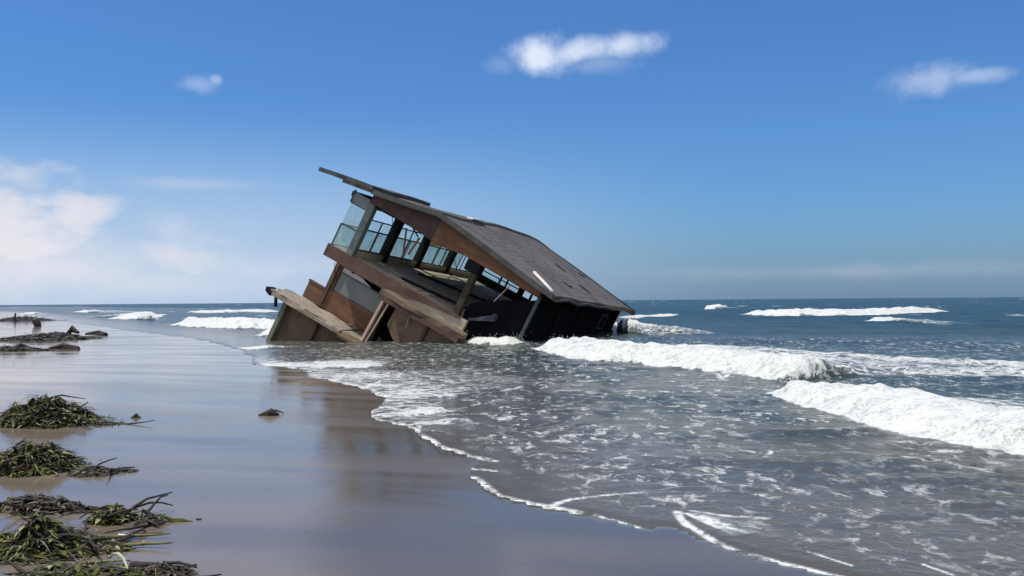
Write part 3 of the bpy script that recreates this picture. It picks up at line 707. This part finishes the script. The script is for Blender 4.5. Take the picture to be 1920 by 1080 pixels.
post(-.70, -.02, -5.4, -2.98, .22, weather('algae_post', (.20, .22, .17), (.10, .11, .085), .85, 2)); post(1.0, .0, -5.4, -2.98, .2, M_brownd)
m_ = P(); m_.box(-.75, -.6, .28, 11, -5.6, -2.98); m_.build('foundation_wall', M_skirt, house)
# leaning split post at the corner
m_ = P(); m_.bar((3.36, -.06, -.52), (3.28, -.25, -3.4), .12, .12); m_.build('split_post', M_pale, house, bevel=.01)
m_ = P(); m_.bar((3.66, -.08, -.55), (3.42, -.25, -3.5), .06, .10); m_.build('split_post', M_pale, house, bevel=.01)
m_ = P(); m_.bar((3.5, .05, -.55), (3.36, -.1, -3.3), .16, .06); m_.build('split_post', M_brownd, house)
# projecting ledge and stained wall on the right of it
m_ = P(); m_.slab([(3.35, -.75), (4.6, -.85), (5.9, -.8), (7.3, -.7), (7.2, -.08), (3.4, -.08)], -.60, -.42); m_.build('canopy_ledge', weather('ledge_plaster', (.20, .155, .11), (.11, .085, .065), .9), house, rough=.025, seed=6)
m_ = P(); m_.box(3.4, 7.2, -.80, -.73, -.80, -.58); m_.build('ledge_beam', M_brownd, house, rough=.02)
m_ = P(); m_.prism([(3.95, -.64), (3.9, -1.7), (4.25, -2.0), (4.7, -2.25), (5.3, -2.35), (5.4, -3.4), (7.2, -3.4), (7.2, -.64)][::-1], -.02, .10); m_.build('lower_wall', M_beige, house, rough=.015, seed=7)
m_ = P(); m_.box(5.5, 5.62, -.14, -.03, -3.0, -.8); m_.build('wall_batten', M_brownd, house)
m_ = P(); m_.hexa([(3.9, -.3, -2.6), (4.9, -.5, -2.75), (4.9, -.2, -2.85), (3.9, .0, -2.7), (3.95, -.3, -2.2), (4.5, -.5, -2.55), (4.5, -.2, -2.6), (3.95, .0, -2.3)]); m_.build('wall_fragment', M_dark, house, rough=.03)
rg = random.Random(77)
for i in range(4):
    u_ = rg.uniform(UC+.4, UC+HB-.5); w_ = rg.uniform(.2, 12.5); a_, c_ = rg.uniform(.3, .7), rg.uniform(.25, .6)
    up_ = rg.uniform(.015, .06); z0_ = roof_z(u_, w_)+.02; dz = roof_z(u_+a_, w_)-roof_z(u_, w_)
    m_ = P(); m_.hexa([(u_, w_, z0_), (u_+a_, w_, z0_+dz+up_), (u_+a_, w_+c_, z0_+dz+up_*.6), (u_, w_+c_, z0_)]+[(u_, w_, z0_+.02), (u_+a_, w_, z0_+dz+up_+.02), (u_+a_, w_+c_, z0_+dz+up_*.6+.02), (u_, w_+c_, z0_+.02)])
    m_.build('lifted_shingle', M_roof, roof)
m_ = P(); m_.tube([(UC+HB+.09, w_, roof_z(UC+HB, w_)-.13+.05*math.sin(w_*1.9)) for w_ in (-.5, 1, 2.5, 4, 5.5, 7, 8.2)], .06, 8); m_.build('gutter', M_trim, roof)
for (a_, c_, sg) in (((2.2, -.3, 2.3), (2.6, -.25, .9), .2), ((5.2, -.22, 2.2), (5.5, -.15, 1.1), .3), ((7.4, -.2, 2.1), (7.3, -.1, .7), .25), ((.6, -.1, -.55), (.9, .2, -1.7), .2)):
    A_, C_ = Vector(a_), Vector(c_); m_ = P(); m_.tube([A_.lerp(C_, t_)+Vector((sg*math.sin(math.pi*t_), 0, -.1*math.sin(6*t_))) for t_ in (0, .2, .4, .6, .8, 1)], .014, 5); m_.build('hanging_wire', M_dark, house)
for (u_, v_, L_, an_) in ((2.9, 2.1, 1.1, -1.2), (3.6, 2.0, .8, -1.7), (7.9, 2.05, .9, -1.9), (4.6, -.62, .8, -1.3)):
    m_ = P(); m_.bar((u_, -.09, v_), (u_+L_*math.cos(an_), -.14, v_+L_*math.sin(an_)), .09, .03); m_.build('snapped_batten', M_pale if u_ > 4 else M_brown, house)
# pipe lying on the roof, and a scrap on the ridge
def onroof(u, w_, o=.06): return HT + HR @ Vector((u, w_, roof_z(u, w_)+o))
m_ = MB(); m_.tube([onroof(8.25, .75, .09), onroof(8.9, .15, .085), onroof(9.65, -.60, .08)], .065, 10); o = m_.build('plastic_pipe', M_white, smooth=True)
tag(o, 'straight white pipe lying on the grey house roof near its lower front corner', 'pipe')
m_ = MB()
pts = [onroof(UC-.25, 2.5, .07), onroof(UC+.1, 2.3, .12), onroof(UC+.15, 3.4, .12), onroof(UC-.3, 3.5, .07)]
up = HR @ Vector((0, 0, .07)); m_.hexa([pts[0], pts[1], pts[2], pts[3]]+[q+up for q in pts]); o = m_.build('white_scrap', M_white)
tag(o, 'small bright white scrap lying on the ridge of the house roof', 'scrap')

# ---------------------------------------------------------------- beach debris
def palette_mat(name, cols, rough=.7, spec=.3):
    mt, b, p, nt = new_mat(name)
    at = b.n('ShaderNodeAttribute', attribute_name='tone'); oc = b.n('ShaderNodeTexCoord').outputs['Object']
    r_ = b.n('ShaderNodeValToRGB'); nt.links.new(at.outputs['Fac'], r_.inputs[0]); cr = r_.color_ramp; cr.interpolation = 'CONSTANT'
    cr.elements[0].color = (*cols[0], 1); cr.elements[0].position = 0; cr.elements[1].position = 1/len(cols); cr.elements[1].color = (*cols[1], 1)
    for i, c in enumerate(cols[2:], 2):
        e = cr.elements.new(i/len(cols)); e.color = (*c, 1)
    nz = b.noise(oc, 30, 4, .6)
    b.put(p.inputs['Base Color'], b.mix(b.mr(nz, .35, .7, 0, .5), r_.outputs[0], (.02, .018, .012)))
    p.inputs['Roughness'].default_value = rough; p.inputs['Specular IOR Level'].default_value = spec
    return mt
M_leafg = palette_mat('washed_up_leaves', [(.08, .095, .018), (.13, .14, .028), (.03, .045, .008), (.17, .17, .04), (.09, .05, .025), (.32, .32, .16), (.035, .055, .008), (.02, .016, .010), (.09, .12, .012), (.025, .018, .012), (.014, .012, .009), (.018, .022, .008)], .6, .25)
M_leafd = palette_mat('rotting_leaves', [(.055, .042, .026), (.075, .058, .032), (.03, .024, .016), (.08, .078, .035), (.13, .095, .06), (.016, .014, .012), (.035, .04, .02), (.14, .12, .09)], .6, .5)
M_mud = weather('dark_mud', (.035, .030, .024), (.018, .016, .013), .6, 6, .6)
M_stick = weather('wet_driftwood', (.045, .035, .028), (.02, .017, .014), .6, 8)
M_strap = weather('olive_strap', (.16, .17, .04), (.07, .07, .025), .45, 8, spec=.4)
def tone_obj(name, V, F, T, mat, parent):
    o = mesh_obj(name, V, F, mat, parent)
    a = o.data.attributes.new('tone', 'FLOAT', 'FACE'); a.data.foreach_set('value', T); return o
def blades(n, spots, lmin, lmax, wmin, wmax, rg, flat=.5):
    V = []; F = []; T = []
    for i in range(n):
        x, y, z, nrm = spots(rg)
        L_ = rg.uniform(lmin, lmax)*(rg.random()**.6*.8+.2); W_ = rg.uniform(wmin, wmax)
        a = rg.uniform(0, 2*math.pi); el = rg.uniform(-.3, .8)*(1-flat)+rg.uniform(-.1, .25)*flat
        d = Vector((math.cos(a)*math.cos(el), math.sin(a)*math.cos(el), math.sin(el)))
        s_ = Vector((-d.y, d.x, rg.uniform(-.5, .5))).normalized(); droop = rg.uniform(.1, .7)
        b0 = len(V); p0 = Vector((x, y, z)); t = rg.random()
        for k_ in range(4):
            q = k_/3; c = p0+d*L_*q+Vector((0, 0, -droop*L_*q*q*.7)); ww = W_*(.55, 1, .75, .06)[k_]
            V += [tuple(c-s_*ww/2), tuple(c+s_*ww/2)]
        for k_ in range(3):
            F.append((b0+2*k_, b0+2*k_+1, b0+2*k_+3, b0+2*k_+2)); T.append(t)
    return V, F, T
def heap(px0, px1, pyb, height, depth, label, nl, green=True, seed=1, name='plant_debris_heap', lmax=.22, lab_group=None, sticks=6, thin=1.0):
    """tangled heap of washed up plants: mud core, leaves, stems, twigs"""
    x0, yb = G(px0, pyb); x1, _ = G(px1, pyb); depth = depth*.92
    cx, cy = (x0+x1)/2, yb+depth/2; rx, ry = abs(x1-x0)/2, depth/2
    rg = random.Random(seed)
    root = empty(name, (cx, cy, float(beach(cx, cy))-.012)); tag(root, label, 'plant debris', lab_group)
    ang0 = rg.uniform(0, 6)
    def hz(x, y):
        q = math.hypot(x/rx, y/ry); n_ = float(fbm(np.array([x*5+seed]), np.array([y*5+seed*2]), seed, 3)[0])
        n2_ = float(fbm(np.array([x*13+seed]), np.array([y*13+seed]), seed+9, 2)[0])
        return height*max(0, (1-q**1.2))*(.10+1.35*n_+1.1*(n2_-.45))
    V = []; F = []; na, nr = 44, 12
    for j in range(nr+1):
        for i in range(na):
            t = 2*math.pi*i/na; q = j/nr*(1+.18*math.sin(3*t+ang0)+.12*math.sin(5*t+seed)); x, y = rx*q*math.cos(t)*.96, ry*q*math.sin(t)*.96
            V.append((x, y, hz(x, y)*.85-.015+(.02 if j < nr else -.02)))
    for j in range(nr):
        for i in range(na): F.append((j*na+i, j*na+(i+1) % na, (j+1)*na+(i+1) % na, (j+1)*na+i))
    mesh_obj('mud_core', V, F, M_mud, root, True)
    def spots(rg):
        while True:
            x, y = rg.uniform(-1, 1), rg.uniform(-1, 1)
            if x*x+y*y < 1: break
        x *= rx; y *= ry; return x, y, hz(x, y)*.9+rg.uniform(0, .03), None
    V, F, T = blades(int(nl*1.5), spots, .04, lmax*.62, .010*thin, .030*thin, rg, .9)
    tone_obj('leaves', V, F, T, M_leafg if green else M_leafd, root)
    def around(rg):
        a_ = rg.uniform(0, 2*math.pi); q = .9+abs(rg.gauss(0, .22)); return rx*q*math.cos(a_), ry*q*math.sin(a_), .006+rg.random()*.012, None
    V, F, T = blades(int(nl*.10), around, .03, lmax*.8, .008*thin, .03*thin, rg, 1.0)
    V = [(v[0], v[1], max(v[2], .004)) for v in V]
    tone_obj('scattered_leaves', V, F, T, M_leafg if green else M_leafd, root)
    for i in range(sticks*2):
        x, y, z_, _ = spots(rg); a_ = rg.uniform(0, 6.28); pts = []; q = Vector((x, y, z_+.02)); L_ = rg.uniform(.25, .7)*min(1.4, lmax*5)
        for k_ in range(7):
            pts.append(q.copy()); q = q+Vector((math.cos(a_), math.sin(a_)*.6, 0))*L_/7; q.z = hz(q.x, q.y)*.95+.018; a_ += rg.uniform(-.5, .5)
        m_ = MB(); m_.tube(pts, [.006, .009, .010, .010, .009, .007, .003] if thin < 2 else [.02]*7, 5); m_.build('strap_stem', M_strap if green else M_stick, root, smooth=True)
    V, F, T = blades(nl//6, spots, .08, lmax*1.3, .004, .009, rg, .5)
    tone_obj('stems', V, F, [t*.99 for t in T], M_leafd if green else M_leafg, root)
    for i in range(sticks):
        x, y, z_, _ = spots(rg); a = rg.uniform(0, 2*math.pi); L_ = rg.uniform(.12, .4)
        pts = [Vector((x, y, z_))]
        d = Vector((math.cos(a), math.sin(a), rg.uniform(-.05, .45)))
        for k_ in range(4): pts.append(pts[-1]+d*L_/4); d = (d+Vector((rg.uniform(-.3, .3), rg.uniform(-.3, .3), rg.uniform(-.35, .1)))).normalized()
        m_ = MB(); m_.tube(pts, [.011, .010, .008, .006, .004], 5); m_.build('twig', M_stick, root, smooth=True)
    return root
heap(-90, 146, 806, .31, 1.5, 'tall olive plant heap behind the others, topped by a raised twig', 3600, True, 11, lmax=.24)
heap(135, 222, 800, .05, .35, 'low dark tail of weed running right from the tallest plant heap', 350, False, 12, lmax=.12, sticks=2)
heap(-90, 100, 896, .26, .95, 'yellow green plant heap in the middle of the beach debris', 2600, True, 13, lmax=.2)
heap(96, 205, 897, .075, .42, 'flat black sodden weed beside the yellow green plant heap', 700, False, 14, lmax=.12, sticks=4)
heap(185, 252, 889, .045, .2, 'thin black weed streak pointing right past the sodden weed', 220, False, 15, lmax=.10, sticks=1)
heap(-60, 150, 968, .12, .40, 'dark brown twiggy debris with pale flecks above the nearest heaps', 900, False, 16, lmax=.14, sticks=8)
heap(140, 236, 988, .12, .34, 'rounded olive tuft of weed left of the bent twig', 900, True, 17, lmax=.12)
heap(-120, 140, 1062, .20, .70, 'large nearest dark green and reddish plant heap at the left edge', 3600, True, 18, lmax=.2, sticks=10)
heap(112, 228, 1042, .07, .26, 'low green tongue of weed reaching right from the nearest heap', 700, True, 19, lmax=.11)
heap(-60, 250, 1112, .10, .45, 'leafy green debris with pale curved leaves along the bottom edge', 2600, True, 20, lmax=.17, sticks=8)
heap(215, 345, 1092, .05, .28, 'brown twiggy litter at the bottom right end of the debris', 450, False, 21, lmax=.12, sticks=6)
heap(238, 302, 990, .05, .2, 'small dark weed clump under the bent twig', 260, False, 22, lmax=.09, sticks=3)
heap(-80, 108, 643, .30, 5.5, 'far grey bank of washed up debris below the leaning stump', 2200, False, 23, lmax=.7, thin=4, sticks=8)
heap(60, 118, 632, .22, 2.0, 'far dark mound of debris at the right end of the grey bank', 500, False, 24, lmax=.5, thin=4, sticks=4)
heap(-80, 66, 662, .20, 1.8, 'far brown debris strip in front of the grey bank', 800, False, 25, lmax=.5, thin=3, sticks=6)
heap(-60, 40, 604, .5, 8, 'farthest pale debris strip beside the upright stick', 500, False, 26, lmax=.9, thin=6, sticks=3)

def wood(pts, rs, label, name='driftwood_log', cat='driftwood', mat=None, group=None):
    m_ = MB(); m_.tube(pts, rs, 8); o = m_.build(name, mat or M_stick, smooth=False)
    rg = random.Random(len(label))
    for v in o.data.vertices: v.co += Vector((rg.uniform(-1, 1), rg.uniform(-1, 1), rg.uniform(-1, 1)))*max(rs)*.18
    return tag(o, label, cat, group)
def g3(px, py, z=0.): x, y = G(px, py, 0); return (x, y, z+float(beach(x, y)))
def atd(px, py, y_):  # point on the ray at world distance y_
    d = ray(px, py); s = y_/d[1]; q = CAM+s*d; return tuple(q)
wood([g3(92, 656, .06), g3(120, 655, .10), g3(148, 656, .05)], [.05, .12, .07], 'dark driftwood log on wet sand, nearer of the far pair')
wood([g3(22, 658, .1), g3(40, 657, .14), g3(56, 657, .1)], [.05, .12, .05], 'short dark log against the far brown debris strip')
wood([g3(160, 629, .08), g3(185, 629, .14), g3(198, 630, .08)], [.04, .13, .12], 'dark driftwood log lying at the far water edge')
wood([g3(128, 627, .1), g3(136, 626, .28), g3(148, 627, .1)], [.1, .18, .06], 'small dark lump of driftwood left of the water edge log')
wood([g3(485, 781, .015), g3(508, 781, .05), g3(522, 780, .02)], [.015, .055, .02], 'lone dark driftwood lump on the open wet sand')
wood([g3(500, 783, .05), g3(516, 779, .07), g3(532, 777, .02)], [.01, .012, .006], 'thin twig sticking out of the lone driftwood lump', 'driftwood_stick', 'stick')
wood([g3(248, 787, .01), g3(256, 786, .04), g3(263, 787, .01)], [.02, .04, .02], 'tiny dark clod right of the tallest plant heap', 'driftwood_lump')
wood([g3(262, 984, .0), atd(268, 957, G(268, 982)[1]), atd(300, 974, G(300, 983)[1])], [.010, .012, .016], 'bent dark twig forming an upside down V above the weed', 'bent_twig', 'stick')
wood([g3(304, 981, .05), g3(322, 981, .02), g3(340, 981, .02), g3(362, 981, .01)], [.008, .014, .014, .004], 'long green reed lying right of the bent twig', 'green_reed', 'reed', weather('green_reed_skin', (.11, .14, .02), (.05, .07, .015), .5, 8))
wood([g3(368, 978, .01), g3(377, 978, .015)], [.012, .008], 'tiny dark pebble past the tip of the green reed', 'pebble', 'pebble')
wood([atd(75, 762, G(75, 795)[1]), atd(99, 745, G(99, 797)[1])], [.02, .012], 'raised twig standing out of the tallest plant heap', 'raised_twig', 'stick')
wood([g3(264, 1004, .01), g3(304, 1004, .012)], [.006, .006], 'thin flat stick on sand below the bent twig', 'driftwood_stick', 'stick')
wood([g3(245, 1066, .03), g3(290, 1068, .03), g3(312, 1078, .01)], [.009, .01, .006], 'dark stick at the bottom right end of the debris', 'driftwood_stick', 'stick')
wood([g3(222, 1010, .012), g3(235, 1010, .014)], [.018, .016], 'small white shell on sand above the green tongue of weed', 'seashell', 'shell', M_white)
mc = weather('pale_leaf', (.55, .55, .36), (.35, .36, .2), .5, 9)
wood([g3(203, 1079, .09), g3(212, 1077, .105), g3(222, 1079, .11), g3(232, 1085, .10), g3(240, 1093, .07)], [.003, .007, .008, .007, .003], 'pale curved leaf near the bottom edge of the debris', 'pale_leaf', 'leaf', mc)
# leaning stump and stick far along the beach
m_ = MB(); y_ = G(70, 613)[1]
m_.tube([atd(72, 614, y_), atd(70, 607, y_), atd(66, 601, y_), atd(63, 597, y_)], [.22, .26, .24, .12], 9); m_.tube([atd(68, 604, y_), atd(73, 603, y_)], [.12, .05], 6)
o = m_.build('leaning_stump', M_stick); tag(o, 'dark stump leaning left behind the far grey debris bank', 'stump')
y_ = G(29, 604)[1]
m_ = MB(); m_.tube([atd(29, 606, y_), atd(28, 596, y_), atd(29, 587, y_)], [.14, .12, .05], 7); o = m_.build('upright_stick', M_stick)
tag(o, 'thin upright stick standing far along the beach at the left edge', 'stick')
